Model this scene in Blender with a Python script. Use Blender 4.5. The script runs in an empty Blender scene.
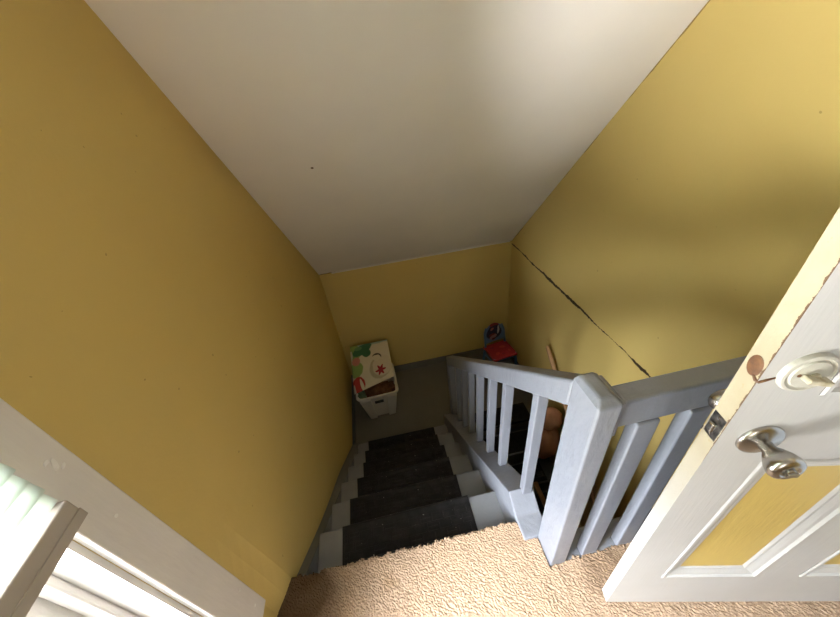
import bpy, bmesh, math, random
from mathutils import Vector, Matrix, noise
random.seed(7)
S = bpy.context.scene
COL = S.collection
PI = math.pi

# ---------------------------------------------------------------- camera
cam_d = bpy.data.cameras.new('camera'); cam = bpy.data.objects.new('camera', cam_d); COL.objects.link(cam)
cam_d.sensor_width = 36.0; cam_d.lens = 36.0 * 332.54 / 840.0; cam_d.clip_start = 0.02
RT = Vector((0.97804967, -0.17889234, -0.10684743)); UP = Vector((0.18940149, 0.54946658, 0.81376505)); FW = Vector((0.08686724, 0.8161397, -0.57128808))
cam.matrix_world = Matrix(((RT.x, UP.x, -FW.x, -0.0401), (RT.y, UP.y, -FW.y, -0.5675), (RT.z, UP.z, -FW.z, 1.5391), (0, 0, 0, 1)))
S.camera = cam
# ---------------------------------------------------------------- world, light, exposure
S.view_settings.view_transform = 'Standard'; S.view_settings.look = 'None'
S.view_settings.gamma = 1.0; S.view_settings.use_curve_mapping = False
S.view_settings.exposure = 0.22
W = bpy.data.worlds.new('world'); S.world = W; W.use_nodes = True
bg = W.node_tree.nodes['Background']; bg.inputs[0].default_value = (0.80, 0.90, 1.0, 1); bg.inputs[1].default_value = 1.0

def area(name, loc, target, sx, sy, power, color):
    d = bpy.data.lights.new(name, 'AREA'); d.shape = 'RECTANGLE'; d.size = sx; d.size_y = sy; d.energy = power; d.color = color
    o = bpy.data.objects.new(name, d); COL.objects.link(o); o.location = loc
    o.rotation_euler = (Vector(target) - Vector(loc)).to_track_quat('-Z', 'Y').to_euler()
    return o
area('sky_daylight', (-1.85, -1.75, 2.10), (0.9, 0.9, 0.0), 4.4, 2.2, 2700, (0.90, 0.95, 1.0))
area('ground_daylight', (-1.65, -1.45, -0.55), (-0.95, -0.75, 1.2), 3.4, 2.2, 1950, (0.98, 0.98, 0.97))
area('hall_daylight', (2.25, -0.95, 1.5), (0.3, -0.7, 1.0), 1.2, 1.7, 1, (1.0, 0.97, 0.93))
area('room_fill', (-0.55, -2.1, 1.45), (1.2, 0.9, 1.2), 0.8, 1.2, 19, (1.0, 0.98, 0.95))  # unseen fill lamp added behind the camera to brighten ceiling and right wall

# ---------------------------------------------------------------- materials
def newmat(name):
    m = bpy.data.materials.new(name); m.use_nodes = True
    nt = m.node_tree; b = nt.nodes['Principled BSDF']
    return m, nt, b
def N(nt, t, **kw):
    n = nt.nodes.new(t)
    for k, v in kw.items(): setattr(n, k, v)
    return n
def L(nt, a, b): nt.links.new(a, b)
def mth(nt, op, a, b=None, c=None, clamp=False):
    n = N(nt, 'ShaderNodeMath', operation=op); n.use_clamp = clamp
    for i, v in enumerate((a, b, c)):
        if v is None: continue
        if isinstance(v, (int, float)): n.inputs[i].default_value = v
        else: L(nt, v, n.inputs[i])
    return n.outputs[0]
def mixc(nt, fac, a, b):
    n = N(nt, 'ShaderNodeMix', data_type='RGBA')
    if isinstance(fac, (int, float)): n.inputs[0].default_value = fac
    else: L(nt, fac, n.inputs[0])
    for i, v in ((6, a), (7, b)):
        if isinstance(v, tuple): n.inputs[i].default_value = (*v[:3], 1)
        else: L(nt, v, n.inputs[i])
    return n.outputs[2]
def coords(nt, kind='Object'):
    return N(nt, 'ShaderNodeTexCoord').outputs[kind]
def noisetex(nt, vec, scale, detail=3, rough=0.55, scl=None):
    if scl:
        mp = N(nt, 'ShaderNodeMapping'); mp.inputs['Scale'].default_value = scl; L(nt, vec, mp.inputs[0]); vec = mp.outputs[0]
    n = N(nt, 'ShaderNodeTexNoise'); n.inputs['Scale'].default_value = scale; n.inputs['Detail'].default_value = detail; n.inputs['Roughness'].default_value = rough
    L(nt, vec, n.inputs['Vector']); return n.outputs['Fac']
def ramp(nt, fac, lo, hi):
    n = N(nt, 'ShaderNodeMapRange'); n.inputs[1].default_value = lo; n.inputs[2].default_value = hi; L(nt, fac, n.inputs[0]); return n.outputs[0]
def bump(nt, b, h, strength, dist):
    n = N(nt, 'ShaderNodeBump'); n.inputs['Strength'].default_value = strength; n.inputs['Distance'].default_value = dist
    L(nt, h, n.inputs['Height']); L(nt, n.outputs[0], b.inputs['Normal'])
def paint(name, col, col2=None, rough=0.5, nscale=6, bscale=60, bstr=0.3, bdist=0.002, scl=None, spec=0.5, metal=0.0):
    """painted or plain surface: two close tones on a noise plus a fine bump"""
    m, nt, b = newmat(name); v = coords(nt)
    col2 = col2 or tuple(c * 0.92 for c in col)
    f = ramp(nt, noisetex(nt, v, nscale), 0.35, 0.65)
    L(nt, mixc(nt, f, col, col2), b.inputs['Base Color'])
    b.inputs['Roughness'].default_value = rough; b.inputs['Specular IOR Level'].default_value = spec; b.inputs['Metallic'].default_value = metal
    if bstr: bump(nt, b, noisetex(nt, v, bscale, scl=scl), bstr, bdist)
    return m

YEL = (0.610, 0.455, 0.155); YEL2 = (0.580, 0.430, 0.143)
C0, CS = 2.493, -1.008
XL, XR, YE = -0.652, 1.297, 2.402
def m_wall(name, crack=False):
    m, nt, b = newmat(name); v = coords(nt)
    col = mixc(nt, ramp(nt, noisetex(nt, v, 1.7), 0.3, 0.7), YEL, YEL2)
    sp = N(nt, 'ShaderNodeSeparateXYZ'); L(nt, v, sp.inputs[0]); x, y, z = sp.outputs
    dots = mth(nt, 'GREATER_THAN', noisetex(nt, v, 38, 1), 0.80)
    col = mixc(nt, mth(nt, 'MULTIPLY', dots, 0.5), col, (0.20, 0.13, 0.03))
    if crack:
        wob = mth(nt, 'ADD', mth(nt, 'MULTIPLY', mth(nt, 'SUBTRACT', noisetex(nt, v, 5, 5, 0.7), 0.5), 0.045), mth(nt, 'MULTIPLY', mth(nt, 'SUBTRACT', noisetex(nt, v, 60, 2, 0.6), 0.5), 0.012))
        d = mth(nt, 'ABSOLUTE', mth(nt, 'ADD', mth(nt, 'SUBTRACT', z, 0.042), wob))
        wid = mth(nt, 'MULTIPLY', ramp(nt, noisetex(nt, v, 4.2, 4, 0.7), 0.38, 0.66), 0.014)
        wid = mth(nt, 'ADD', wid, 0.0022)
        ck = mth(nt, 'LESS_THAN', d, wid)
        col = mixc(nt, ck, col, (0.035, 0.019, 0.006))
        # joint with the sloping ceiling: worn brown line in places
        dj = mth(nt, 'ABSOLUTE', mth(nt, 'SUBTRACT', z, mth(nt, 'ADD', mth(nt, 'MULTIPLY', y, CS), C0 - 0.004)))
        wj = mth(nt, 'MULTIPLY', ramp(nt, noisetex(nt, v, 3.1, 4, 0.7), 0.48, 0.66), 0.008)
        jk = mth(nt, 'LESS_THAN', dj, wj)
        col = mixc(nt, mth(nt, 'MULTIPLY', jk, 0.8), col, (0.16, 0.09, 0.02))
        h = mth(nt, 'SUBTRACT', mth(nt, 'MULTIPLY', noisetex(nt, v, 90, 4), 0.25), mth(nt, 'MULTIPLY', ck, 0.3))
        bump(nt, b, h, 0.5, 0.003)
    else:
        bump(nt, b, noisetex(nt, v, 90, 4), 0.25, 0.002)
    L(nt, col, b.inputs['Base Color']); b.inputs['Roughness'].default_value = 0.55; b.inputs['Specular IOR Level'].default_value = 0.35
    return m
def m_ceiling():
    m, nt, b = newmat('ceiling_paint'); v = coords(nt)
    col = mixc(nt, ramp(nt, noisetex(nt, v, 2.2), 0.3, 0.7), (0.86, 0.82, 0.785), (0.82, 0.78, 0.745))
    d = N(nt, 'ShaderNodeVectorMath', operation='DISTANCE'); L(nt, v, d.inputs[0]); d.inputs[1].default_value = (-0.289, 1.263, 1.22)
    col = mixc(nt, mth(nt, 'LESS_THAN', d.outputs['Value'], 0.007), col, (0.14, 0.08, 0.05))
    sp = N(nt, 'ShaderNodeSeparateXYZ'); L(nt, v, sp.inputs[0]); x, y, z = sp.outputs
    # flaking seam at the far left corner
    sx = mth(nt, 'LESS_THAN', x, XL + 0.16); sy = mth(nt, 'GREATER_THAN', mth(nt, 'ADD', y, mth(nt, 'MULTIPLY', noisetex(nt, v, 14), 0.03)), YE + 0.002)
    col = mixc(nt, mth(nt, 'MULTIPLY', sx, sy), col, (0.17, 0.10, 0.05))
    L(nt, col, b.inputs['Base Color']); b.inputs['Roughness'].default_value = 0.7; b.inputs['Specular IOR Level'].default_value = 0.2
    bump(nt, b, noisetex(nt, v, 55, 4), 0.25, 0.002)
    return m
M = {}
M['wall'] = m_wall('yellow_wall_paint'); M['wall_crack'] = m_wall('yellow_wall_paint_cracked', True); M['ceiling'] = m_ceiling()
M['grey'] = paint('blue_grey_gloss_paint', (0.215, 0.224, 0.256), (0.190, 0.199, 0.228), 0.38, 5, 28, 0.8, 0.004, (1, 1, 0.45))
M['stair_grey'] = paint('grey_stair_paint', (0.23, 0.235, 0.247), (0.20, 0.205, 0.215), 0.42, 7, 70, 0.3, 0.002)
M['floor_grey'] = paint('grey_landing_paint', (0.155, 0.148, 0.125), (0.135, 0.128, 0.107), 0.5, 3, 70, 0.3, 0.002)
M['skirt'] = paint('dark_grey_skirting_paint', (0.13, 0.135, 0.14), (0.11, 0.115, 0.12), 0.45, 7, 60, 0.3, 0.002)
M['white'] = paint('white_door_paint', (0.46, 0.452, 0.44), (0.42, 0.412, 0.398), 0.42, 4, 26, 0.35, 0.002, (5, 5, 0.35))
M['trim'] = paint('white_window_paint', (0.72, 0.69, 0.66), (0.68, 0.65, 0.62), 0.4, 5, 30, 0.4, 0.002, (3, 3, 0.5))
M['rail'] = paint('shaded_blind_rail', (0.40, 0.355, 0.305), (0.37, 0.33, 0.28), 0.4, 5, 30, 0.1, 0.001)  # shade of the backlit rail face put into its base colour
M['panel'] = paint('yellow_door_panel_paint', (0.50, 0.36, 0.095), (0.47, 0.335, 0.085), 0.45, 5, 45, 0.45, 0.002, (3, 3, 0.4))
M['wood'] = paint('tan_handrail_wood', (0.48, 0.28, 0.13), (0.36, 0.20, 0.085), 0.5, 9, 40, 0.3, 0.002, (6, 0.6, 6))
M['oldwood'] = paint('raw_brown_wood', (0.30, 0.16, 0.06), (0.20, 0.10, 0.04), 0.7, 9, 40, 0.3, 0.002)
M['nickel'] = paint('brushed_nickel', (0.42, 0.40, 0.37), (0.38, 0.36, 0.33), 0.27, 20, 300, 0.03, 0.0005, None, 0.5, 1.0)
M['steel'] = paint('worn_latch_steel', (0.22, 0.21, 0.20), (0.05, 0.05, 0.055), 0.4, 70, 120, 0.2, 0.001, None, 0.5, 0.9)
M['plate'] = paint('painted_over_lock_plate', (0.47, 0.455, 0.40), (0.41, 0.395, 0.335), 0.45, 40, 90, 0.4, 0.002)
M['knobpaint'] = paint('chipped_cream_lock_paint', (0.55, 0.52, 0.41), (0.34, 0.29, 0.17), 0.45, 55, 90, 0.4, 0.002)
M['rust'] = paint('rusty_brown', (0.16, 0.075, 0.03), (0.09, 0.04, 0.02), 0.6, 60, 90, 0.4, 0.002)
M['flake'] = paint('bare_flaked_paint', (0.85, 0.84, 0.82), (0.75, 0.73, 0.70), 0.6, 30, 90, 0.3, 0.001)
M['dark'] = paint('dark_gap', (0.03, 0.025, 0.02), None, 0.8)
M['tub'] = paint('white_tub_plastic', (0.60, 0.57, 0.50), (0.56, 0.53, 0.46), 0.4, 4, 80, 0.05, 0.001)
M['brown_fabric'] = paint('brown_plush_fabric', (0.16, 0.075, 0.035), (0.09, 0.04, 0.02), 0.95, 18, 120, 0.6, 0.006, None, 0.1)
M['green_fabric'] = paint('grey_green_fabric', (0.15, 0.20, 0.12), (0.10, 0.15, 0.08), 0.9, 20, 120, 0.5, 0.004, None, 0.1)
M['clay'] = paint('reddish_brown_fabric', (0.62, 0.32, 0.20), (0.50, 0.24, 0.145), 0.75, 6, 70, 0.3, 0.004, None, 0.2)
M['blue_plastic'] = paint('blue_chair_frame', (0.10, 0.20, 0.33), (0.08, 0.17, 0.29), 0.4, 9, 60, 0.05, 0.001)
def m_rubber():
    m, nt, b = newmat('black_tread_rubber'); v = coords(nt)
    col = mixc(nt, ramp(nt, noisetex(nt, v, 24, 4), 0.4, 0.7), (0.010, 0.0095, 0.010), (0.020, 0.019, 0.0195))
    lint = mth(nt, 'GREATER_THAN', noisetex(nt, v, 60, 1, 0.4), 0.765)
    col = mixc(nt, mth(nt, 'MULTIPLY', lint, 0.6), col, (0.40, 0.38, 0.35))
    L(nt, col, b.inputs['Base Color']); b.inputs['Roughness'].default_value = 0.6; b.inputs['Specular IOR Level'].default_value = 0.25
    bump(nt, b, noisetex(nt, v, 180), 0.3, 0.001); return m
M['rubber'] = m_rubber()
def m_edge():
    m, nt, b = newmat('chipped_cream_edge_paint'); v = coords(nt)
    sp = N(nt, 'ShaderNodeSeparateXYZ'); L(nt, v, sp.inputs[0]); x, y, z = sp.outputs
    n1 = noisetex(nt, v, 12, 4)
    up = ramp(nt, z, 0.55, 0.95)
    col = mixc(nt, up, (0.42, 0.41, 0.385), mixc(nt, ramp(nt, n1, 0.35, 0.7), (0.40, 0.35, 0.245), (0.35, 0.295, 0.195)))
    # flaking line along the near corner
    n2 = noisetex(nt, v, 30, 5, 0.75)
    th = mth(nt, 'MULTIPLY', mth(nt, 'MULTIPLY', ramp(nt, n2, 0.36, 0.62), ramp(nt, z, 0.86, 0.96)), 0.0042)
    line = mth(nt, 'LESS_THAN', y, th)
    col = mixc(nt, line, col, (0.11, 0.06, 0.03))
    sp2 = mth(nt, 'MULTIPLY', mth(nt, 'GREATER_THAN', noisetex(nt, v, 55, 3), 0.70), 0.45)
    col = mixc(nt, sp2, col, (0.36, 0.26, 0.13))
    L(nt, col, b.inputs['Base Color']); b.inputs['Roughness'].default_value = 0.5
    bump(nt, b, n2, 0.4, 0.002); return m
M['edge'] = m_edge()
def m_carpet():
    m, nt, b = newmat('tan_carpet_pile'); v = coords(nt)
    n1 = noisetex(nt, v, 210, 3, 0.6); n2 = noisetex(nt, v, 9, 3)
    col = mixc(nt, ramp(nt, n1, 0.32, 0.68), (0.22, 0.148, 0.096), (0.41, 0.30, 0.212))
    col = mixc(nt, mth(nt, 'MULTIPLY', ramp(nt, n2, 0.40, 0.75), 0.30), col, (0.40, 0.27, 0.17))
    def stain(cx, cy, r, amount, c, col):
        d = N(nt, 'ShaderNodeVectorMath', operation='DISTANCE'); L(nt, v, d.inputs[0]); d.inputs[1].default_value = (cx, cy, 0)
        dd = mth(nt, 'ADD', d.outputs['Value'], mth(nt, 'MULTIPLY', mth(nt, 'SUBTRACT', noisetex(nt, v, 16, 4), 0.5), 0.10))
        f = N(nt, 'ShaderNodeMapRange'); f.inputs[1].default_value = r; f.inputs[2].default_value = r * 0.45; f.inputs[3].default_value = 0; f.inputs[4].default_value = amount
        L(nt, dd, f.inputs[0]); return mixc(nt, f.outputs[0], col, c)
    col = stain(-0.57, -0.07, 0.19, 0.9, (0.075, 0.045, 0.022), col)
    col = stain(-0.56, 0.0, 0.07, 0.6, (0.07, 0.04, 0.02), col)
    col = stain(0.56, -0.21, 0.13, 0.5, (0.17, 0.10, 0.055), col)
    col = stain(-0.24, -0.09, 0.035, 0.5, (0.25, 0.16, 0.09), col)
    L(nt, col, b.inputs['Base Color']); b.inputs['Roughness'].default_value = 0.95; b.inputs['Specular IOR Level'].default_value = 0.05
    bump(nt, b, n1, 0.45, 0.002); return m
M['carpet'] = m_carpet()
def m_glass():
    m = bpy.data.materials.new('window_glass'); m.use_nodes = True; nt = m.node_tree; nt.nodes.clear()
    o = N(nt, 'ShaderNodeOutputMaterial'); mx = N(nt, 'ShaderNodeMixShader'); t = N(nt, 'ShaderNodeBsdfTransparent'); g = N(nt, 'ShaderNodeBsdfGlossy'); g.inputs['Roughness'].default_value = 0.02
    f = N(nt, 'ShaderNodeFresnel'); f.inputs[0].default_value = 1.25
    L(nt, f.outputs[0], mx.inputs[0]); L(nt, t.outputs[0], mx.inputs[1]); L(nt, g.outputs[0], mx.inputs[2]); L(nt, mx.outputs[0], o.inputs[0]); return m
M['glass'] = m_glass()
def m_slat():
    m, nt, b = newmat('translucent_white_slat'); v = coords(nt)
    L(nt, mixc(nt, noisetex(nt, v, 8), (0.84, 0.84, 0.80), (0.80, 0.80, 0.76)), b.inputs['Base Color']); b.inputs['Roughness'].default_value = 0.4
    tr = N(nt, 'ShaderNodeBsdfTranslucent'); tr.inputs[0].default_value = (0.80, 0.86, 0.79, 1)
    mx = N(nt, 'ShaderNodeMixShader'); mx.inputs[0].default_value = 0.70; out = nt.nodes['Material Output']
    L(nt, b.outputs[0], mx.inputs[1]); L(nt, tr.outputs[0], mx.inputs[2]); L(nt, mx.outputs[0], out.inputs[0]); return m
M['slat'] = m_slat()
def m_print(name, base, shapes, edge=0.04, rough=0.6):
    """printed picture: soft-edged ellipses (u, v, ru, rv, angle, colour) over a base, in the panel's own UV map"""
    m, nt, b = newmat(name); v = coords(nt, 'UV')
    wob = N(nt, 'ShaderNodeTexNoise'); wob.inputs['Scale'].default_value = 7; L(nt, v, wob.inputs['Vector'])
    ad = N(nt, 'ShaderNodeVectorMath', operation='MULTIPLY_ADD'); L(nt, wob.outputs['Color'], ad.inputs[0]); ad.inputs[1].default_value = (0.05, 0.05, 0); L(nt, v, ad.inputs[2])
    sp = N(nt, 'ShaderNodeSeparateXYZ'); L(nt, ad.outputs[0], sp.inputs[0]); U, V = sp.outputs[0], sp.outputs[1]
    col = base
    for (cu, cv, ru, rv, a, c) in shapes:
        a = math.radians(a); du = mth(nt, 'SUBTRACT', U, cu + 0.025); dv = mth(nt, 'SUBTRACT', V, cv + 0.025)
        p = mth(nt, 'ADD', mth(nt, 'MULTIPLY', du, math.cos(a) / ru), mth(nt, 'MULTIPLY', dv, math.sin(a) / ru))
        q = mth(nt, 'ADD', mth(nt, 'MULTIPLY', du, -math.sin(a) / rv), mth(nt, 'MULTIPLY', dv, math.cos(a) / rv))
        r2 = mth(nt, 'ADD', mth(nt, 'MULTIPLY', p, p), mth(nt, 'MULTIPLY', q, q))
        mk = N(nt, 'ShaderNodeMapRange'); mk.inputs[1].default_value = 1.12; mk.inputs[2].default_value = 0.92; L(nt, r2, mk.inputs[0])
        col = mixc(nt, mk.outputs[0], col, c)
    L(nt, col, b.inputs['Base Color']); b.inputs['Roughness'].default_value = rough
    return m
cream = (0.62, 0.55, 0.38); dgreen = (0.03, 0.13, 0.055); lgreen = (0.22, 0.33, 0.09); pink = (0.55, 0.20, 0.15); red = (0.33, 0.012, 0.02); teal = (0.33, 0.45, 0.38)
M['print'] = m_print('printed_panel_fabric', cream, [
    (0.60, 1.02, 0.62, 0.10, 4, teal), (0.10, 0.85, 0.16, 0.20, 30, lgreen), (0.32, 0.86, 0.26, 0.115, 20, dgreen), (0.42, 0.76, 0.12, 0.10, -30, dgreen), (0.22, 0.90, 0.10, 0.05, 0, (0.10, 0.24, 0.10)),
    (0.12, 0.45, 0.17, 0.17, 20, lgreen), (0.13, 0.62, 0.11, 0.09, 0, pink), (0.02, 0.78, 0.03, 0.10, 0, (0.6, 0.55, 0.45)),
    (0.72, 0.33, 0.27, 0.26, 15, (0.42, 0.35, 0.22)), (0.78, 0.36, 0.25, 0.24, 15, (0.60, 0.50, 0.34)),
    (0.67, 0.60, 0.115, 0.075, -15, (0.03, 0.02, 0.02)), (0.655, 0.572, 0.110, 0.070, -15, cream),
    (0.72, 0.26, 0.13, 0.035, 0, red), (0.72, 0.26, 0.13, 0.035, 60, red), (0.72, 0.26, 0.13, 0.035, 120, red), (0.72, 0.26, 0.07, 0.06, 0, red),
    (0.13, 0.12, 0.17, 0.17, 70, (0.42, 0.03, 0.025)), (0.22, 0.10, 0.035, 0.14, 15, (0.6, 0.53, 0.36)), (0.02, 0.05, 0.03, 0.12, 0, (0.55, 0.5, 0.42))])
M['seatred'] = m_print('red_printed_seat', (0.36, 0.016, 0.022), [
    (0.3, 0.3, 0.10, 0.07, 30, (0.50, 0.05, 0.03)), (0.65, 0.6, 0.13, 0.07, -20, (0.50, 0.07, 0.04)), (0.5, 0.2, 0.08, 0.05, 0, (0.22, 0.01, 0.02)), (0.25, 0.7, 0.09, 0.05, 0, (0.22, 0.01, 0.03)), (0.8, 0.3, 0.05, 0.08, 0, (0.48, 0.06, 0.04))])
M['backprint'] = m_print('dark_printed_backrest', (0.12, 0.21, 0.36), [
    (0.45, 0.60, 0.40, 0.46, 0, (0.02, 0.018, 0.05)), (0.50, 0.97, 0.30, 0.07, 0, (0.25, 0.03, 0.03)), (0.36, 0.74, 0.09, 0.07, 20, (0.42, 0.16, 0.13)), (0.70, 0.64, 0.05, 0.26, -10, (0.62, 0.58, 0.55)),
    (0.40, 0.28, 0.20, 0.12, 20, (0.36, 0.20, 0.20)), (0.35, 0.42, 0.16, 0.06, 0, (0.20, 0.02, 0.02)), (0.42, 0.15, 0.10, 0.06, 0, (0.10, 0.01, 0.01))])

# ---------------------------------------------------------------- mesh helpers
class MB:
    def __init__(s): s.v = []; s.f = []; s.mi = []; s.uv = None
    def add(s, verts, faces, mi=0):
        o = len(s.v); s.v += [tuple(p) for p in verts]; s.f += [tuple(i + o for i in f) for f in faces]; s.mi += [mi] * len(faces)
    def box(s, x0, x1, y0, y1, z0, z1, mi=0, T=None):
        p = [(x0, y0, z0), (x1, y0, z0), (x1, y1, z0), (x0, y1, z0), (x0, y0, z1), (x1, y0, z1), (x1, y1, z1), (x0, y1, z1)]
        if T: p = [T(Vector(q)) for q in p]
        s.add(p, [(0, 3, 2, 1), (4, 5, 6, 7), (0, 1, 5, 4), (1, 2, 6, 5), (2, 3, 7, 6), (3, 0, 4, 7)], mi)
    def prism(s, poly, x0, x1, mi=0):
        """polygon in (y, z), extruded along x; x0/x1 may be functions of y"""
        n = len(poly); g0 = x0 if callable(x0) else (lambda y: x0); g1 = x1 if callable(x1) else (lambda y: x1)
        p = [(g0(y), y, z) for y, z in poly] + [(g1(y), y, z) for y, z in poly]
        s.add(p, [tuple(range(n)), tuple(range(2 * n - 1, n - 1, -1))] + [(i, i + n, (i + 1) % n + n, (i + 1) % n) for i in range(n)], mi)
    def lathe(s, prof, origin=(0, 0, 0), axis='z', n=28, sx=1, sy=1, mi=0):
        """profile (radius, height) turned about an axis"""
        vs = []
        for r, h in prof:
            for k in range(n):
                a = 2 * PI * k / n; c, d = r * math.cos(a) * sx, r * math.sin(a) * sy
                q = {'z': (c, d, h), 'y': (c, h, d), 'x': (h, c, d)}[axis]
                vs.append((q[0] + origin[0], q[1] + origin[1], q[2] + origin[2]))
        m = len(prof); fs = [(i * n + k, i * n + (k + 1) % n, (i + 1) * n + (k + 1) % n, (i + 1) * n + k) for i in range(m - 1) for k in range(n)]
        fs += [tuple(range(n - 1, -1, -1)), tuple((m - 1) * n + k for k in range(n))]
        s.add(vs, fs, mi)
    def tube(s, pts, r, n=10, mi=0):
        pts = [Vector(p) for p in pts]; vs = []
        for i, p in enumerate(pts):
            d = (pts[min(i + 1, len(pts) - 1)] - pts[max(i - 1, 0)]).normalized()
            a = d.cross(Vector((0, 0, 1)));  a = a.normalized() if a.length > 1e-4 else Vector((1, 0, 0)); b = d.cross(a)
            rr = r[i] if isinstance(r, (list, tuple)) else r
            vs += [p + (a * math.cos(2 * PI * k / n) + b * math.sin(2 * PI * k / n)) * rr for k in range(n)]
        m = len(pts); fs = [(i * n + k, i * n + (k + 1) % n, (i + 1) * n + (k + 1) % n, (i + 1) * n + k) for i in range(m - 1) for k in range(n)]
        fs += [tuple(range(n - 1, -1, -1)), tuple((m - 1) * n + k for k in range(n))]
        s.add(vs, fs, mi)
    def grid(s, fn, nu, nv, mi=0):
        """open sheet fn(u, v) with a UV map"""
        o = len(s.v); s.v += [tuple(fn(i / nu, j / nv)) for j in range(nv + 1) for i in range(nu + 1)]
        s.uv = s.uv or {}
        for j in range(nv + 1):
            for i in range(nu + 1): s.uv[o + j * (nu + 1) + i] = (i / nu, j / nv)
        for j in range(nv):
            for i in range(nu):
                a = o + j * (nu + 1) + i; s.f.append((a, a + 1, a + nu + 2, a + nu + 1)); s.mi.append(mi)
    def build(s, name, mat, parent=None, bev=0, seg=2, smooth=None, solid=0, sub=0, fix=True):
        me = bpy.data.meshes.new(name); me.from_pydata(s.v, [], s.f)
        for m in (mat if isinstance(mat, list) else [mat]): me.materials.append(m)
        for p, i in zip(me.polygons, s.mi): p.material_index = i
        if s.uv:
            ul = me.uv_layers.new(name='UVMap')
            for lp in me.loops: ul.data[lp.index].uv = s.uv.get(lp.vertex_index, (0, 0))
        if fix:
            bm = bmesh.new(); bm.from_mesh(me); bmesh.ops.recalc_face_normals(bm, faces=bm.faces); bm.to_mesh(me); bm.free()
        o = bpy.data.objects.new(name, me); COL.objects.link(o)
        if parent is not None: o.parent = parent
        if solid: q = o.modifiers.new('solid', 'SOLIDIFY'); q.thickness = solid; q.offset = -1
        if bev: q = o.modifiers.new('bevel', 'BEVEL'); q.width = bev; q.segments = seg; q.limit_method = 'ANGLE'; q.angle_limit = math.radians(35)
        if sub: q = o.modifiers.new('sub', 'SUBSURF'); q.levels = sub; q.render_levels = sub
        if smooth is not None:
            for p in me.polygons: p.use_smooth = True
            if smooth < 180:
                bm = bmesh.new(); bm.from_mesh(me)
                for e in bm.edges:
                    if len(e.link_faces) == 2 and e.calc_face_angle(0) > math.radians(smooth): e.smooth = False
                bm.to_mesh(me); bm.free()
        return o
def one(mat, name, parent, x0, x1, y0, y1, z0, z1, bev=0.0, seg=2):
    m = MB(); m.box(x0, x1, y0, y1, z0, z1); return m.build(name, mat, parent, bev, seg)
def tag(o, label, cat, group=None):
    o['label'] = label; o['category'] = cat
    if group: o['group'] = group
    return o
def thing(name, label, cat, loc=(0, 0, 0), rz=0, group=None):
    o = bpy.data.objects.new(name, None); COL.objects.link(o); o.location = loc; o.rotation_euler = (0, 0, rz); o.empty_display_size = 0.1
    return tag(o, label, cat, group)
def struct(o): o['kind'] = 'structure'; return o

# ================================================================ structure
T, R_ = 0.2286, 0.2            # tread run and riser of the stairs
LZ = -7 * R_                   # lower landing
WY0, WY1, WZ0, WZ1 = -0.96, -0.212, 0.27, 1.95      # window opening
DY0, DY1, DZ = -1.36, -0.50, 2.05                   # doorway in the right wall
BY = -2.5; BOT = -3.3
w = MB()                                            # left wall round the window opening
w.box(-0.86, XL, BY, WY0, BOT, 2.75); w.box(-0.86, XL, WY1, -0.10, BOT, 2.75)
def sstep(a, b, t): t = max(0.0, min(1.0, (t - a) / (b - a))); return t * t * (3 - 2 * t)
def bulge(y, z):                                    # old plaster swells out just above the top stairs
    h = z + 0.875 * max(y, 0)
    return 0.036 * (1 - sstep(0.0, 0.60, h)) * (1 - sstep(0.25, 1.1, y)) * sstep(-0.105, -0.01, y)
ny, nz = 52, 76; zz = lambda j: BOT + (2.75 - BOT) * j / nz; yy = lambda i: -0.10 + (YE + 0.22) * i / ny
P = [(XL + bulge(yy(i), zz(j)), yy(i), zz(j)) for j in range(nz + 1) for i in range(ny + 1)]; nP = len(P)
P += [(-0.86, -0.10, BOT), (-0.86, YE + 0.12, BOT), (-0.86, YE + 0.12, 2.75), (-0.86, -0.10, 2.75)]
F = [(j * (ny + 1) + i, j * (ny + 1) + i + 1, (j + 1) * (ny + 1) + i + 1, (j + 1) * (ny + 1) + i) for j in range(nz) for i in range(ny)]
F += [(nP, nP + 3, nP + 2, nP + 1), tuple(range(ny + 1)) + (nP + 1, nP), tuple(nz * (ny + 1) + i for i in range(ny, -1, -1)) + (nP + 3, nP + 2),
      tuple(j * (ny + 1) for j in range(nz, -1, -1)) + (nP, nP + 3), tuple(j * (ny + 1) + ny for j in range(nz + 1)) + (nP + 2, nP + 1)]
w.add(P, F)
w.box(-0.86, XL, WY0, WY1, BOT, WZ0); w.box(-0.86, XL, WY0, WY1, WZ1, 2.75)
struct(w.build('wall_left', M['wall']))
w = MB()
w.box(XR, XR + 0.12, BY, DY0, BOT, 2.75); w.box(XR, XR + 0.12, DY1, YE + 0.12, BOT, 2.75)
w.box(XR, XR + 0.12, DY0, DY1, DZ, 2.75); w.box(XR, XR + 0.12, DY0, DY1, BOT, -0.012)
struct(w.build('wall_right', M['wall_crack']))
struct(one(M['wall'], 'wall_end', None, XL, XR, YE, YE + 0.12, BOT, 0.4))
struct(one(M['wall'], 'wall_back', None, XL, XR, BY - 0.12, BY, -0.25, 2.75))
struct(one(M['wall'], 'wall_stairwell', None, XL, XR, -0.45, -0.33, BOT, -0.26))
yk = (2.6 - C0) / CS
w = MB(); w.prism([(YE, C0 + CS * YE), (yk, 2.6), (BY, 2.6), (BY, 2.72), (yk, 2.74), (YE, C0 + CS * YE + 0.17)], XL, XR)
struct(w.build('ceiling', M['ceiling']))
w = MB(); w.box(XL, 0.30, BY, -0.004, -0.25, -0.010); w.box(0.30, XR, BY, -0.075, -0.25, -0.010)
struct(w.build('floor', M['skirt']))
struct(one(M['floor_grey'], 'floor_landing', None, XL, XR, 1.375, YE, LZ - 0.12, LZ))
struct(one(M['floor_grey'], 'floor_bottom', None, XL, XR, -0.45, YE, BOT - 0.1, BOT))
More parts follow.
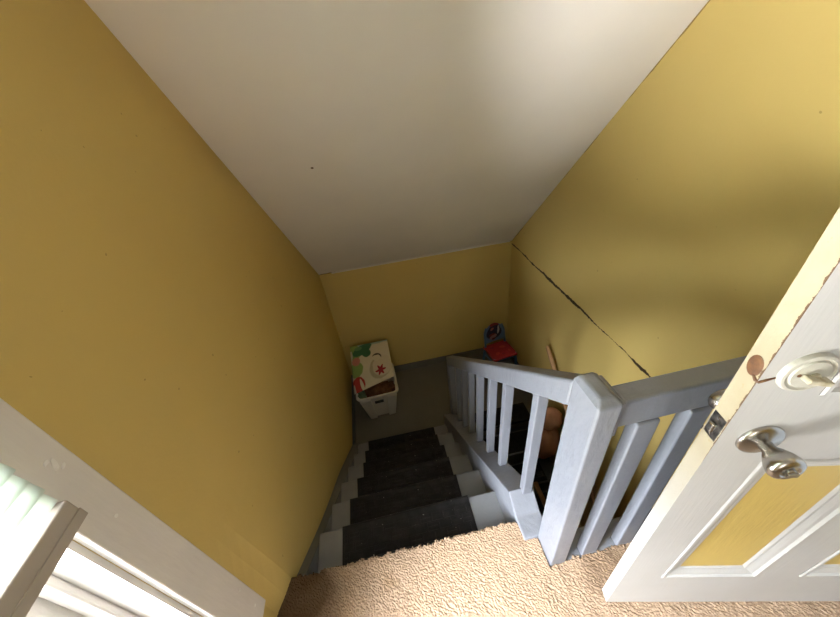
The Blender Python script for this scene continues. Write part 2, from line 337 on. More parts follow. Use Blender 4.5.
# caulk bead between the end wall and the ceiling
m = MB(); m.box(XL + 0.12, XR - 0.02, YE - 0.009, YE, C0 + CS * YE - 0.006, C0 + CS * YE + 0.02)
struct(m.build('trim_ceiling', M['trim'], None, 0.003))
struct(one(M['floor_grey'], 'baseboard_end', None, XL, XR, YE - 0.015, YE, LZ, LZ + 0.095, 0.004))
m = MB(); m.box(XL, XL + 0.014, 1.43, YE - 0.015, LZ, LZ + 0.09); struct(m.build('baseboard_left', M['skirt'], None, 0.004))
m = MB(); m.box(XR - 0.014, XR, 1.52, YE - 0.015, LZ, LZ + 0.09); struct(m.build('baseboard_right', M['floor_grey'], None, 0.004))

# carpet of the upper landing: pile modelled as a dense rough sheet
def carpet():
    xs = [XL + 0.002 + i * 0.0047 for i in range(int((XR - XL) / 0.0047))]
    ys = [0.010 - j * 0.0047 for j in range(125)]
    ys += [ys[-1] - 0.05 * (k + 1) for k in range(37)]
    nx, ny = len(xs), len(ys); V = []; keep = []
    for j, y in enumerate(ys):
        for i, x in enumerate(xs):
            row = noise.noise((x * 120 + y * 60, y * 150 - x * 60, 0))
            z = 0.002 + 0.0008 * row + 0.0016 * noise.noise((x * 170, y * 170, 3)) + 0.003 * noise.noise((x * 18, y * 18, 1)) + random.uniform(-0.0020, 0.0020)
            fr = 0.010 * noise.noise((x * 40, 5.2, 0)) + 0.005 * noise.noise((x * 130, 1.2, 0)) + random.uniform(-0.004, 0.004)
            edge = 0.004 if x < 0.292 else (0.004 - (x - 0.292) * 1.35 if x < 0.352 else (-0.072 if x < 0.357 else (-0.166 if x < 0.43 else -0.160)))
            e = edge + fr
            ok = y <= e + 0.004
            if y > e - 0.004: z -= 0.008
            V.append((x + random.uniform(-0.001, 0.001), min(y, e), z)); keep.append(ok)
    F = []
    for j in range(ny - 1):
        for i in range(nx - 1):
            q = (j * nx + i, j * nx + i + 1, (j + 1) * nx + i + 1, (j + 1) * nx + i)
            if all(keep[k] for k in q): F.append(q)
    me = bpy.data.meshes.new('carpet'); me.from_pydata(V, [], F); me.materials.append(M['carpet'])
    bm = bmesh.new(); bm.from_mesh(me); bmesh.ops.delete(bm, geom=[v for v in bm.verts if not v.link_faces], context='VERTS')
    bmesh.ops.recalc_face_normals(bm, faces=bm.faces)
    if sum(f.normal.z for f in bm.faces) < 0: bmesh.ops.reverse_faces(bm, faces=bm.faces)
    bm.to_mesh(me); bm.free()
    o = bpy.data.objects.new('carpet', me); COL.objects.link(o); o['kind'] = 'stuff'
    return tag(o, 'worn tan looped carpet with brown stains on the upper landing', 'carpet')
carpet()

# window in the left wall: casing, jamb, stops, sashes, glass
win = bpy.data.objects.new('window_1', None); COL.objects.link(win); struct(win); win['label'] = 'white painted window with flaking casing in the yellow left wall'
def wb(name, mat, *b, bev=0.003): return one(mat, name, win, *b, bev)
CX = XL + 0.020
m = MB(); m.prism([(WY1, 0.165), (-0.102, 0.165), (-0.124, 1.2), (-0.140, 2.05), (WY1, 2.05)], XL, CX); m.build('casing', M['trim'], win, 0.003); wb('casing', M['trim'], XL, CX, WY0 - 0.10, WY0, 0.165, 2.05)
wb('casing', M['trim'], XL, CX, WY0, WY1, WZ1, 2.05); wb('casing', M['trim'], XL, CX, WY0, WY1, 0.165, WZ0)
m = MB(); d = 0.012
m.box(-0.86, XL - 0.0, WY1 - d, WY1, WZ0, WZ1); m.box(-0.86, XL, WY0, WY0 + d, WZ0, WZ1); m.box(-0.86, XL, WY0, WY1, WZ0, WZ0 + d); m.box(-0.86, XL, WY0, WY1, WZ1 - d, WZ1)
m.build('jamb', M['trim'], win)
for y0, y1 in ((WY1 - 0.030, WY1 - 0.012), (WY0 + 0.012, WY0 + 0.030)):
    wb('stop_bead', M['trim'], -0.760, -0.722, y0, y1, WZ0 + d, WZ1 - d, bev=0.005)
def sash(x0, x1, z0, z1):
    m = MB(); a, b = WY0 + d, WY1 - d; s = 0.045
    m.box(x0, x1, b - s, b, z0, z1); m.box(x0, x1, a, a + s, z0, z1); m.box(x0, x1, a + s, b - s, z0, z0 + 0.06); m.box(x0, x1, a + s, b - s, z1 - 0.04, z1)
    o = m.build('sash', M['trim'], win, 0.003); g = MB(); xm = (x0 + x1) / 2; g.box(xm - 0.002, xm + 0.002, a + s - 0.004, b - s + 0.004, z0 + 0.055, z1 - 0.036)
    g.build('pane', M['glass'], o)
sash(-0.800, -0.766, WZ0 + d, 1.13); sash(-0.838, -0.804, 1.09, WZ1 - d)
# spots where the casing paint has come off
for (y, z, ry, rz, a) in ((-0.158, 1.094, 0.006, 0.004, 0.3), (-0.153, 1.080, 0.0045, 0.011, -0.3), (-0.147, 1.066, 0.005, 0.0035, 0.5), (-0.160, 0.912, 0.004, 0.0035, 0), (-0.135, 0.24, 0.004, 0.003, 0), (-0.128, 0.36, 0.004, 0.002, 0.5)):
    m = MB(); n = 9; P = []
    for k in range(n):
        t = 2 * PI * k / n; r = random.uniform(0.75, 1.2); c, s_ = ry * r * math.cos(t), rz * r * math.sin(t)
        P.append((y + c * math.cos(a) - s_ * math.sin(a), z + c * math.sin(a) + s_ * math.cos(a)))
    m.prism(P, CX - 0.001, CX + 0.0012); m.build('paint_flake', M['flake'], win)

# horizontal blind, half lowered over the window
bl = thing('window_blind', 'white slatted blind with heavy bottom rail, half lowered over the left window', 'blind', (-0.6205, -0.5915, 0.988))
m = MB(); YB = 0.397
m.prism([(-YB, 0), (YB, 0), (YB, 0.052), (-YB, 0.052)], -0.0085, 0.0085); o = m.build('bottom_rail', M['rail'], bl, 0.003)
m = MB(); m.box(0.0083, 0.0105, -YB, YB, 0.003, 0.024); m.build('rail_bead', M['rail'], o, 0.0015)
k = 0; z = 0.062
while z < 0.98:
    a = math.radians(74); c, s_ = math.cos(a) * 0.017, math.sin(a) * 0.017
    m = MB(); yb = YB - 0.002 - random.uniform(0, 0.006)
    m.grid(lambda u, v: ((u * 2 - 1) * c, (v * 2 - 1) * yb, z + 0.016 - (u * 2 - 1) * s_ + 0.003 * (1 - (u * 2 - 1) ** 2)), 6, 1)
    m.build('slat', M['slat'], bl, smooth=180, solid=0.0022); z += 0.0285
one(M['slat'], 'head_rail', bl, -0.0105, 0.020, -YB, YB, 0.99, 1.035, 0.003)
for y in (-0.28, 0.28):
    m = MB(); m.tube([(0.0, y, 0.05), (0.0, y, 1.0)], 0.0012, 6); m.build('ladder_cord', M['slat'], bl)

# ================================================================ door, opened across the landing
AN = 0.2043
dr = MB(); DW, DT, DH = 0.82, 0.0335, 2.0; g = 0.014
cols = [(0.107, 0.370), (0.485, 0.735)]; rows = [(0.237, 0.862), (1.052, 1.86)]
dr.box(0, cols[0][0], 0, DT, 0, DH); dr.box(cols[0][1], cols[1][0], 0, DT, 0, DH); dr.box(cols[1][1], DW, 0, DT, 0, DH)
for a, b in cols:
    for z0, z1 in ((0, rows[0][0]), (rows[0][1], rows[1][0]), (rows[1][1], DH)): dr.box(a, b, 0, DT, z0, z1)
for k, f in enumerate(dr.f):                         # latch edge gets its own chipped paint
    if all(abs(dr.v[i][0]) < 1e-6 for i in f): dr.mi[k] = 1
door = dr.build('door_1', [M['white'], M['edge']]); struct(door)
door['label'] = 'white paneled door with yellow panels, opened across the landing'
door.location = (0.4895, -0.3053, 0.010); door.rotation_euler = (0, 0, -AN)
prof = [(0.0, -0.0005), (0.003, -0.0035), (0.009, -0.0035), (0.013, 0.002), (0.020, 0.0035), (0.034, 0.0085), (0.040, 0.0085), (0.048, 0.0125)]
for a, b in cols:
    for z0, z1 in rows:
        for side in (0, 1):
            fy = (lambda y: y) if side == 0 else (lambda y: DT - y)
            m = MB(); vs = []
            for o_, dpt in prof:
                for x, z in ((a + o_, z0 + o_), (b - o_, z0 + o_), (b - o_, z1 - o_), (a + o_, z1 - o_)): vs.append((x, fy(dpt), z))
            n = len(prof); m.add(vs, [(i * 4 + k, i * 4 + (k + 1) % 4, (i + 1) * 4 + (k + 1) % 4, (i + 1) * 4 + k) for i in range(n - 1) for k in range(4)])
            m.build('panel_moulding', M['white'], door)
        o = one(M['panel'], 'panel', door, a + 0.046, b - 0.046, 0.0122, DT - 0.0122, z0 + 0.046, z1 - 0.046)
        o['label'] = 'yellow recessed door panel'
# door knob on both faces
for sgn, y0 in ((-1, 0.0), (1, DT)):
    m = MB(); K = [(0.0375, -0.002), (0.0375, 0.003), (0.036, 0.006), (0.030, 0.009), (0.016, 0.011), (0.0125, 0.013)]
    m.lathe([(r, y0 + sgn * h) for r, h in K], (0.070, 0, 0.938), 'y', 40); kn = m.build('door_knob', M['nickel'], door, smooth=50)
    kn['label'] = 'brushed nickel door knob with round rose'
    m = MB(); K = [(0.0115, 0.008), (0.0110, 0.018), (0.0120, 0.023), (0.0175, 0.030), (0.0235, 0.040), (0.0270, 0.050), (0.0272, 0.055), (0.0250, 0.0595), (0.0200, 0.0625), (0.0150, 0.0625), (0.0135, 0.0605), (0.0070, 0.0605)]
    m.lathe([(r, y0 + sgn * h) for r, h in K], (0.070, 0, 0.938), 'y', 40); h = m.build('knob_grip', M['nickel'], kn, smooth=50)
    m = MB(); m.box(0.070 - 0.0085, 0.070 + 0.0085, min(y0 + sgn * 0.06, y0 + sgn * 0.069), max(y0 + sgn * 0.06, y0 + sgn * 0.069), 0.938 - 0.0045, 0.938 + 0.0045)
    m.lathe([(0.0085, y0 + sgn * 0.059), (0.0085, y0 + sgn * 0.064), (0.007, y0 + sgn * 0.0655)], (0.070, 0, 0.938), 'y', 20); m.build('lock_button', M['nickel'], kn, 0.0012)
# painted-over deadbolt plate with thumb turn
LC = (0.060, 1.108)
m = MB(); K = [(0.0385, 0.002), (0.0385, -0.003), (0.0365, -0.0065), (0.0325, -0.0075), (0.0300, -0.0055), (0.0275, -0.0055), (0.0255, -0.0080), (0.010, -0.0085)]
m.lathe(K, (LC[0], 0, LC[1]), 'y', 44); pl = m.build('lock_plate', M['plate'], door, smooth=45); pl['label'] = 'round painted-over lock plate'
m = MB(); m.lathe([(0.0028, -0.006), (0.0028, -0.0092), (0.002, -0.0096)], (LC[0] - 0.017, 0, LC[1] + 0.001), 'y', 14); m.build('plate_screw', M['rust'], pl)
m = MB(); ct, st = math.cos(-0.25), math.sin(-0.25)
def tt(p): x, z = p.x, p.z; return Vector((LC[0] + 0.004 + x * ct - z * st, p.y, LC[1] - 0.004 + x * st + z * ct))
m.box(-0.019, 0.019, -0.0225, -0.0085, -0.0045, 0.0045, T=tt); m.lathe([(0.0095, -0.007), (0.0085, -0.013)], (LC[0] + 0.004, 0, LC[1] - 0.004), 'y', 20)
m.build('thumb_turn', M['knobpaint'], pl, 0.0022, 2)
# latch plate and bolt hole in the door edge
m = MB(); m.box(-0.0009, 0.002, 0.003, 0.0305, 0.928, 0.985); lp = m.build('latch_plate', M['steel'], door, 0.0006); lp['label'] = 'scuffed steel latch plate'
m = MB(); m.prism([(0.011, 0.943), (0.0235, 0.943), (0.0235, 0.965), (0.011, 0.965)], -0.009, 0.0); o = m.build('latch_bolt', M['nickel'], lp, 0.003)
for z in (0.934, 0.979):
    m = MB(); m.lathe([(0.0032, 0.0), (0.0032, -0.0016), (0.002, -0.0019)], (0, 0.017, z), 'x', 14); m.build('screw', M['nickel'], lp)
m = MB(); m.lathe([(0.0125, 0.001), (0.0125, -0.0004), (0.0105, -0.0012), (0.004, -0.0006)], (0, 0.0155, 1.110), 'x', 24, 1.0, 1.55); o = m.build('bolt_hole', M['rust'], door, smooth=50); o['label'] = 'rusty brown empty bolt hole'
m = MB()
pts = [(-0.0006, 0.010, 1.096), (-0.0006, 0.003, 1.091), (0.001, -0.0004, 1.090), (0.010, -0.0008, 1.094), (0.022, -0.0006, 1.098)]
m.tube(pts, [0.002, 0.0028, 0.0024, 0.0022, 0.0012], 8); m.build('paint_crack', M['rust'], door)

# ================================================================ upper staircase
ML, MR = -0.4647, 0.1608
drift = lambda y: -0.025 * y
XS = 0.302                                             # inner face of the stringer
st = thing('staircase', 'grey painted wooden staircase going down from the carpeted landing', 'staircase', (0, 0, 0))
for k in range(1, 7):
    y0, y1, z = (k - 1) * T, k * T, -k * R_
    m = MB(); m.box(-0.578, XS + 0.004, y0 - 0.03, y1, z - 0.028, z); m.build('tread', M['stair_grey'], st, 0.008, 3)
    one(M['stair_grey'], 'riser', st, -0.578, XS + 0.004, y0 - 0.030, y0 - 0.014, z, z + R_ - 0.028)
one(M['stair_grey'], 'riser', st, -0.578, XS + 0.004, 6 * T - 0.03, 6 * T - 0.014, LZ, LZ + R_ - 0.028)
sk = lambda y: -0.875 * y - 0.035
m = MB(); m.prism([(-0.02, sk(0.03)), (0.03, sk(0.03)), (6 * T + 0.10, sk(6 * T + 0.10)), (6 * T + 0.10, LZ), (6 * T - 0.25, LZ), (-0.02, sk(0) - 0.35)], XL, -0.576)
m.build('skirt_board', M['skirt'], st, 0.004)
tp = lambda y: 0.147 - 0.896 * y
m = MB(); m.prism([(-0.075, 0.012), (0.010, 0.012), (0.085, tp(0.085)), (1.44, tp(1.44)), (1.44, LZ), (1.30, LZ), (-0.075, -0.30)], lambda y: XS + drift(y), lambda y: XS + 0.108 + drift(y))
m.build('stringer', M['grey'], st, 0.006, 3)
m = MB(); m.prism([(-0.32, BOT), (1.36, BOT), (1.36, LZ + 0.02), (-0.075, -0.28), (-0.32, -0.28)], lambda y: XS + 0.04 + drift(y), lambda y: XS + 0.10 + drift(y))
m.build('spandrel', M['skirt'], st)

# rubber tread mats
def mat_mesh(width, depth, lip):
    m = MB(); h = 0.005
    P = [(0, 0), (depth, 0), (depth + 0.012, -0.002), (depth + 0.012, -lip), (depth + 0.017, -lip), (depth + 0.018, 0.001), (depth + 0.014, h + 0.002), (depth + 0.004, h + 0.003), (depth - 0.012, h), (0, h)]
    m.prism(P, 0, width)
    rows_, colsn = 4, 11; pw = width / colsn; pd = (depth - 0.030) / rows_
    for r in range(rows_):
        for c in range(-1, colsn):
            x0 = c * pw + (pw * 0.5 if r % 2 else 0) + 0.004; x1 = x0 + pw - 0.008
            x0, x1 = max(x0, 0.010), min(x1, width - 0.010)
            if x1 - x0 < 0.01: continue
            y0 = 0.008 + r * pd
            if (c + r) % 3 == 0:
                m.box(x0, x1, y0 + 0.003, y0 + pd / 2 - 0.002, h - 0.001, h + 0.0036); m.box(x0, x1, y0 + pd / 2 + 0.002, y0 + pd - 0.003, h - 0.001, h + 0.0036)
            else: m.box(x0, x1, y0 + 0.003, y0 + pd - 0.003, h - 0.001, h + 0.0036)
    return m
offs = [(0.0, 0.0), (-0.010, -0.014), (-0.004, 0.004), (0.002, 0.006), (-0.012, 0.002), (-0.014, 0.004)]
wheres = ['on the topmost stair, just below the carpet edge', 'on the second stair down from the carpet', 'on the third stair down from the carpet', 'on the fourth stair down from the carpet', 'on the fifth stair down, second from the grey lower landing', 'on the lowest stair beside the grey lower landing']
base = None
for k in range(1, 7):
    if base is None: o = base = mat_mesh(MR - ML, T - 0.038, 0.026).build('stair_mat', M['rubber'], None, 0.0012, 1)
    else: o = base.copy(); COL.objects.link(o)
    o.location = (ML + offs[k - 1][0], (k - 1) * T + 0.024, -k * R_ + 0.0005); o.rotation_euler = (0, 0, 0.006 * (1 if k % 2 else -1))
    tag(o, 'black patterned rubber mat ' + wheres[k - 1], 'stair mat', 'black rubber mats on the upper stairs')

# ================================================================ lower flight, doubling back under the landing
YL = 1.50
lo = thing('staircase', 'dark lower flight of stairs seen down through the gaps between the balusters', 'staircase', (0, 0, 0))
LX0, LX1 = 0.40, XR - 0.03
lower_mat = None
m = MB(); m.box(LX0, XR, 1.376, YL, LZ - 0.028, LZ - 0.001)
for j in range(1, 8):
    ya, yb, z = YL - 0.125 - j * T, YL - 0.125 - (j - 1) * T, LZ - j * R_
    m2 = MB(); m2.box(LX0, LX1, ya, yb + 0.03, z - 0.028, z); m2.build('tread', M['skirt'], lo, 0.006)
    one(M['skirt'], 'riser', lo, LX0, LX1, yb + 0.014, yb + 0.030, z, z + R_ - 0.028)
sl = lambda y: LZ + 0.10 - 0.875 * (YL - 0.125 - y)
m = MB(); m.prism([(YL - 0.13, LZ - 0.01), (YL - 0.13, sl(YL - 0.13)), (-0.22, sl(-0.22)), (-0.22, sl(-0.22) - 0.4), (YL - 0.13, LZ - 0.4)], XR - 0.030, XR)
m.build('skirt_board', M['oldwood'], lo, 0.003)
wl = ['on the first stair of the dark lower flight', 'on the second stair of the dark lower flight', 'on the third stair of the dark lower flight']
for j in range(1, 4):
    if lower_mat is None: o = lower_mat = mat_mesh(0.56, T - 0.038, 0.026).build('stair_mat', M['rubber'], None, 0.0012, 1)
    else: o = lower_mat.copy(); COL.objects.link(o)
    o.location = (1.14, YL - 0.125 - (j - 1) * T - 0.002, LZ - j * R_ + 0.0005); o.rotation_euler = (0, 0, PI)
    tag(o, 'black rubber mat ' + wl[j - 1], 'stair mat', 'black rubber mats on the lower stairs')
o = lower_mat.copy(); COL.objects.link(o); o.location = (1.145, 1.565, LZ + 0.0005); o.rotation_euler = (0, 0, PI)
tag(o, 'black rubber mat at the edge of the grey lower landing, below the railing', 'stair mat', 'black rubber mats on the lower stairs')

# ================================================================ railings
XN0, XN1, YN0, YN1 = 0.3605, 0.4225, -0.170, -0.068
ra = thing('stair_railing', 'blue-grey painted railing with thick newel post sloping down beside the stairs', 'railing', (0.39, -0.12, 0))
def rel(root):
    lx, ly, lz = root.location
    return lambda p: Vector((p[0] - lx, p[1] - ly, p[2] - lz))
def build_rel(m, root, name, mat, bev=0.004, seg=2):
    lx, ly, lz = root.location; m.v = [(a - lx, b - ly, c - lz) for a, b, c in m.v]
    return m.build(name, mat, root, bev, seg)
m = MB()   # newel: square post with a weathered, sloping, chamfered top
zt = 0.915
b = [(XN0, YN0), (XN1, YN0), (XN1, YN1), (XN0, YN1)]
i_ = 0.018
tpz = [(XN0, YN0, zt - 0.012), (XN1, YN0, zt - 0.012), (XN1, YN1, zt - 0.012), (XN0, YN1, zt - 0.012)]
cap = [(XN0 + i_ * .6, YN0 + i_, zt + 0.006), (XN1 - i_, YN0 + i_, zt + 0.006), (XN1 - i_, YN1 - i_ * .4, zt + 0.004), (XN0 + i_ * .6, YN1 - i_ * .4, zt + 0.004)]
m.add([(x, y, -0.01) for x, y in b] + tpz + cap, [(3, 2, 1, 0)] + [(k, (k + 1) % 4, 4 + (k + 1) % 4, 4 + k) for k in range(4)] + [(4 + k, 4 + (k + 1) % 4, 8 + (k + 1) % 4, 8 + k) for k in range(4)] + [(8, 9, 10, 11)])
build_rel(m, ra, 'newel_post', M['grey'], 0.006, 3)
m = MB(); m.box(XN1 - 0.001, XN1 + 0.012, YN0 + 0.006, YN1 - 0.004, 0.775, 0.897); build_rel(m, ra, 'side_block', M['grey'], 0.004)
hz = lambda y: 0.896 - 0.861 * (y + 0.066)             # top of the hand rail
XH = lambda y: 0.3595 - 0.0139 * (y + 0.066)
m = MB(); m.prism([(YN1 - 0.004, hz(YN1)), (YN1 - 0.004, hz(YN1) - 0.098), (1.455, hz(1.455) - 0.098), (1.455, hz(1.455))], XH, lambda y: XH(y) + 0.062)
build_rel(m, ra, 'handrail', M['grey'], 0.008, 3)
def balu(y, w_=0.040, d_=0.034, x=None, top=None, foot=None):
    m = MB(); x = XH(y) + 0.004 if x is None else x
    ff = lambda q: min(tp(q), 0.012 + max(0, q - 0.010) * 0.787) - 0.004; f0, f1 = ff(y), ff(y + d_)
    t0, t1 = hz(y) - 0.094, hz(y + d_) - 0.094
    dx = -0.012
    p = [(x + dx * 0.5, y, f0), (x + w_ + dx * 0.5, y, f0), (x + w_ + dx * 0.5, y + d_, f1), (x + dx * 0.5, y + d_, f1), (x, y, t0), (x + w_, y, t0), (x + w_, y + d_, t1), (x, y + d_, t1)]
    m.add(p, [(0, 3, 2, 1), (4, 5, 6, 7), (0, 1, 5, 4), (1, 2, 6, 5), (2, 3, 7, 6), (3, 0, 4, 7)])
    build_rel(m, ra, 'baluster', M['grey'], 0.004, 2)
for y in (0.066, 0.300, 0.468, 0.648, 0.820, 0.980, 1.140): balu(y)
m = MB(); m.prism([(1.385, hz(1.385) - 0.09), (1.45, hz(1.45) - 0.09), (1.45, LZ), (1.385, tp(1.385) - 0.02)], lambda y: XH(y), lambda y: XH(y) + 0.06)
build_rel(m, ra, 'end_post', M['grey'], 0.005)

lr = thing('landing_railing', 'short blue-grey railing across the landing edge, running behind the open door', 'railing', (0.85, -0.14, 0))
m = MB(); m.box(XN1 + 0.0115, XR, -0.158, -0.104, 0.797, 0.892); build_rel(m, lr, 'handrail', M['grey'], 0.007, 3)
for k in range(6):
    x = 0.487 + 0.1425 * k; m = MB(); m.box(x, x + 0.062, -0.165, -0.131, -0.005, 0.80); build_rel(m, lr, 'baluster', M['grey'], 0.005, 3)
m = MB(); m.box(XN1 + 0.001, XR, -0.172, -0.075, -0.030, -0.004); build_rel(m, lr, 'floor_plate', M['grey'], 0.004)

# wooden handrail fixed to the right wall above the lower flight
hr = thing('wall_handrail', 'slim tan wooden handrail fixed to the right wall above the lower stairs', 'handrail', (1.24, 1.43, -0.51))
m = MB(); dv = Vector((0, -0.752, -0.659)); p0 = Vector((0, 0, 0))
m.tube([p0, p0 + dv * 0.02, p0 + dv * 0.9, p0 + dv * 1.9], [0.014, 0.019, 0.019, 0.019], 14); m.build('rail', M['wood'], hr, smooth=50)
for s_ in (0.45, 1.10, 1.75):
    q = p0 + dv * s_; m = MB(); m.tube([q + Vector((0, 0, -0.014)), q + Vector((0.02, 0, -0.045)), q + Vector((0.050, 0, -0.05))], 0.006, 8); m.lathe([(0.018, 0.050), (0.018, 0.057)], (0, q.y, q.z - 0.05), 'x', 16)
    m.build('bracket', M['steel'], hr)

# ================================================================ things on the lower landing
# white plastic tub with foot columns
tb = thing('storage_tub', 'white plastic tub stuffed full, in the far left corner of the lower landing', 'tub', (-0.335, 1.945, LZ), 0.03)
def rring(hx, hy, r, z, n=5, notch=0.0):
    P = []
    for cx, cy, a0 in ((hx - r, hy - r, 0), (-hx + r, hy - r, 90), (-hx + r, -hy + r, 180), (hx - r, -hy + r, 270)):
        for k in range(n + 1):
            a = math.radians(a0 + 90 * k / n); P.append((cx + r * math.cos(a), cy + r * math.sin(a), z))
    return P
def loft(m, rings, close0=True, close1=False):
    n = len(rings[0]); o = len(m.v); fs = []
    for i in range(len(rings) - 1):
        for k in range(n): fs.append((i * n + k, i * n + (k + 1) % n, (i + 1) * n + (k + 1) % n, (i + 1) * n + k))
    if close0: fs.append(tuple(range(n - 1, -1, -1)))
    if close1: fs.append(tuple((len(rings) - 1) * n + k for k in range(n)))
    m.add([p for r in rings for p in r], fs)
m = MB()
loft(m, [rring(0.135, 0.150, 0.03, 0.018), rring(0.142, 0.157, 0.035, 0.022), rring(0.195, 0.205, 0.045, 0.365), rring(0.188, 0.198, 0.04, 0.365), rring(0.136, 0.151, 0.03, 0.028)], True, True)
m.build('shell', M['tub'], tb, smooth=40)
m = MB(); loft(m, [rring(0.188, 0.198, 0.045, 0.362), rring(0.212, 0.222, 0.05, 0.362), rring(0.216, 0.226, 0.052, 0.372), rring(0.212, 0.222, 0.05, 0.388), rring(0.196, 0.206, 0.046, 0.388), rring(0.190, 0.200, 0.045, 0.366)], False, False)
m.build('rim', M['tub'], tb, smooth=40)
for sy in (-1, 1):
    for sx in (-1, 1):
        m = MB(); y0, y1 = sy * 0.150, sy * 0.205
        xa, xb = sx * 0.062, sx * 0.135; xc, xd = sx * 0.085, sx * 0.190
        m.add([(xa, sy * 0.130, 0), (xb, sy * 0.130, 0), (xb, sy * 0.166, 0), (xa, sy * 0.166, 0), (xc * 0.95, sy * 0.185, 0.35), (xd, sy * 0.185, 0.35), (xd, sy * 0.216, 0.35), (xc * 0.95, sy * 0.216, 0.35)], [(0, 3, 2, 1), (4, 5, 6, 7), (0, 1, 5, 4), (1, 2, 6, 5), (2, 3, 7, 6), (3, 0, 4, 7)])
        m.build('foot_column', M['tub'], tb, 0.008, 3)
    m = MB(); m.prism([(sy * 0.190, 0.27), (sy * 0.2085, 0.27), (sy * 0.2125, 0.30), (sy * 0.190, 0.30)], -0.045, 0.045); m.build('handle_slot', M['dark'], tb, 0.004)
# printed cushion leaning back in the tub
cu = MB()
A, B_, C_, D_ = Vector((-0.572, 1.800, -0.935)), Vector((-0.123, 1.800, -0.850)), Vector((-0.139, 2.245, -0.745)), Vector((-0.551, 2.245, -0.747))
A, B_ = Vector((-0.553, 1.775, -0.975)), Vector((-0.135, 1.845, -0.905))
C_, D_ = Vector((-0.140, 2.270, -0.768)), Vector((-0.548, 2.270, -0.770))
nrm = (B_ - A).cross(D_ - A).normalized()
def pil(u, v):
    p = A * (1 - u) * (1 - v) + B_ * u * (1 - v) + C_ * u * v + D_ * (1 - u) * v
    return p
def pf(u, v, sgn):
    b = (max(0, 1 - (2 * u - 1) ** 4) * max(0, 1 - (2 * v - 1) ** 4)) ** 0.6
    wr = 0.006 * noise.noise((u * 5, v * 5, sgn)) + 0.003 * noise.noise((u * 13, v * 9, sgn + 4))
    return pil(u, v) + nrm * (sgn * (0.026 * b) + wr * b)
cu.grid(lambda u, v: pf(u, v, 1), 24, 24); cu.grid(lambda u, v: pf(u, v, -1), 24, 24, 0)
o = cu.build('printed_cushion', M['print'], None, smooth=180)
tag(o, 'cream cushion with printed green and pink shapes, leaning in the white tub', 'cushion')
# brown and green cloth stuffed in front of it
def blob(name, mat, c, rad, rough=0.12, seed=0, n=22, sub=0, freq=3.0):
    m = MB(); rings = []
    for i in range(1, n):
        th = PI * i / n; rg = []
        for k in range(2 * n):
            ph = PI * k / n; d = Vector((math.sin(th) * math.cos(ph), math.sin(th) * math.sin(ph), math.cos(th)))
            f = 1 + rough * noise.noise(d * freq + Vector((seed, 0, 0))) + rough * 0.4 * noise.noise(d * freq * 3 + Vector((seed, 3, 0)))
            rg.append((c[0] + rad[0] * d.x * f, c[1] + rad[1] * d.y * f, c[2] + rad[2] * d.z * f))
        rings.append(rg)
    loft(m, rings, True, True); return m.build(name, mat, None, smooth=180)
o = blob('brown_cloth', M['brown_fabric'], (-0.315, 1.850, -1.070), (0.165, 0.085, 0.085), 0.45, 2.2); tag(o, 'dark brown cloth bunched at the front of the white tub', 'cloth')
o = blob('green_cloth', M['green_fabric'], (-0.490, 1.800, -1.040), (0.042, 0.055, 0.050), 0.4, 5.1); tag(o, 'grey-green bit of cloth at the front left of the white tub', 'cloth')

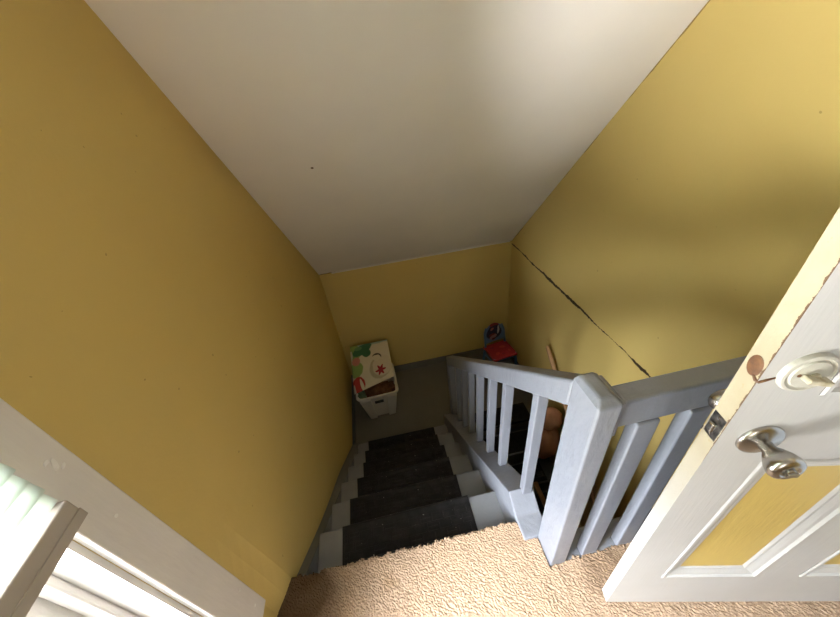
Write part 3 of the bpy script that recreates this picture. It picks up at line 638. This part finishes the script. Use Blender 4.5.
# toddler chair in the far right corner
ch = thing('toddler_chair', 'small red and blue toddler chair in the far right corner of the lower landing', 'chair', (1.105, 2.135, LZ), math.radians(9))
m = MB()
def seatf(u, v): 
    x, y = (u - 0.5) * 0.295, (v - 0.5) * 0.27
    return (x, y, 0.262 + 0.012 * (1 - (2 * u - 1) ** 4) * (1 - (2 * v - 1) ** 4))
m.grid(seatf, 14, 14); m.build('seat', M['seatred'], ch, smooth=180, solid=0.03, bev=0.006)
m = MB()
def backf(u, v):
    x = (u - 0.5) * 0.25 * (1 - 0.35 * max(0, v - 0.55) ** 1.5 * 2.2); z = 0.315 + v * 0.225 - 0.05 * (2 * u - 1) ** 2 * v
    return (x, 0.118 + v * 0.035 + 0.012 * (1 - (2 * u - 1) ** 2), z)
m.grid(backf, 14, 14); m.build('backrest', M['backprint'], ch, smooth=180, solid=0.02)
for sx in (-1, 1):
    m = MB(); m.tube([(sx * 0.128, 0.105, 0.24), (sx * 0.126, 0.118, 0.32), (sx * 0.120, 0.140, 0.44), (sx * 0.10, 0.150, 0.50)], 0.013, 12); m.build('back_post', M['blue_plastic'], ch, smooth=60)
    for sy in (-1, 1):
        m = MB(); m.tube([(sx * 0.125, sy * 0.105, 0.262), (sx * 0.135, sy * 0.115, 0.18), (sx * 0.150, sy * 0.125, 0.0)], [0.018, 0.016, 0.014], 12); m.build('leg', M['blue_plastic'], ch, smooth=60)
    m = MB(); m.tube([(sx * 0.134, -0.116, 0.17), (sx * 0.134, 0.116, 0.17)], 0.009, 10); m.build('side_rail', M['blue_plastic'], ch, smooth=60)
m = MB(); m.box(-0.13, 0.13, -0.115, -0.095, 0.205, 0.235); m.build('front_rail', M['blue_plastic'], ch, 0.004)

# rounded brown bundle on the lower stairs and the bit of raw wood below it
bd = thing('brown_bundle', 'rounded reddish-brown bundle on the lower stairs, seen between newel and nearest baluster', 'bundle', (1.12, 1.09, LZ - R_))
def place(o, root):
    lx, ly, lz = root.location
    for v in o.data.vertices: v.co = (v.co.x - lx, v.co.y - ly, v.co.z - lz)
    o.parent = root
place(blob('bundle_body', M['clay'], (1.12, 1.055, -1.335), (0.135, 0.110, 0.205), 0.08, 1.0), bd)
place(blob('bundle_top', M['clay'], (1.15, 1.085, -1.045), (0.105, 0.095, 0.105), 0.10, 3.0), bd)
wd = thing('wood_offcut', 'rough brown offcut of wood lying on the lower stairs beside the newel foot', 'wood', (0.95, 0.73, -1.6))
m = MB(); m.box(-0.02, 0.02, -0.12, 0.12, -0.01, 0.01); m.build('board', M['oldwood'], wd, 0.002)
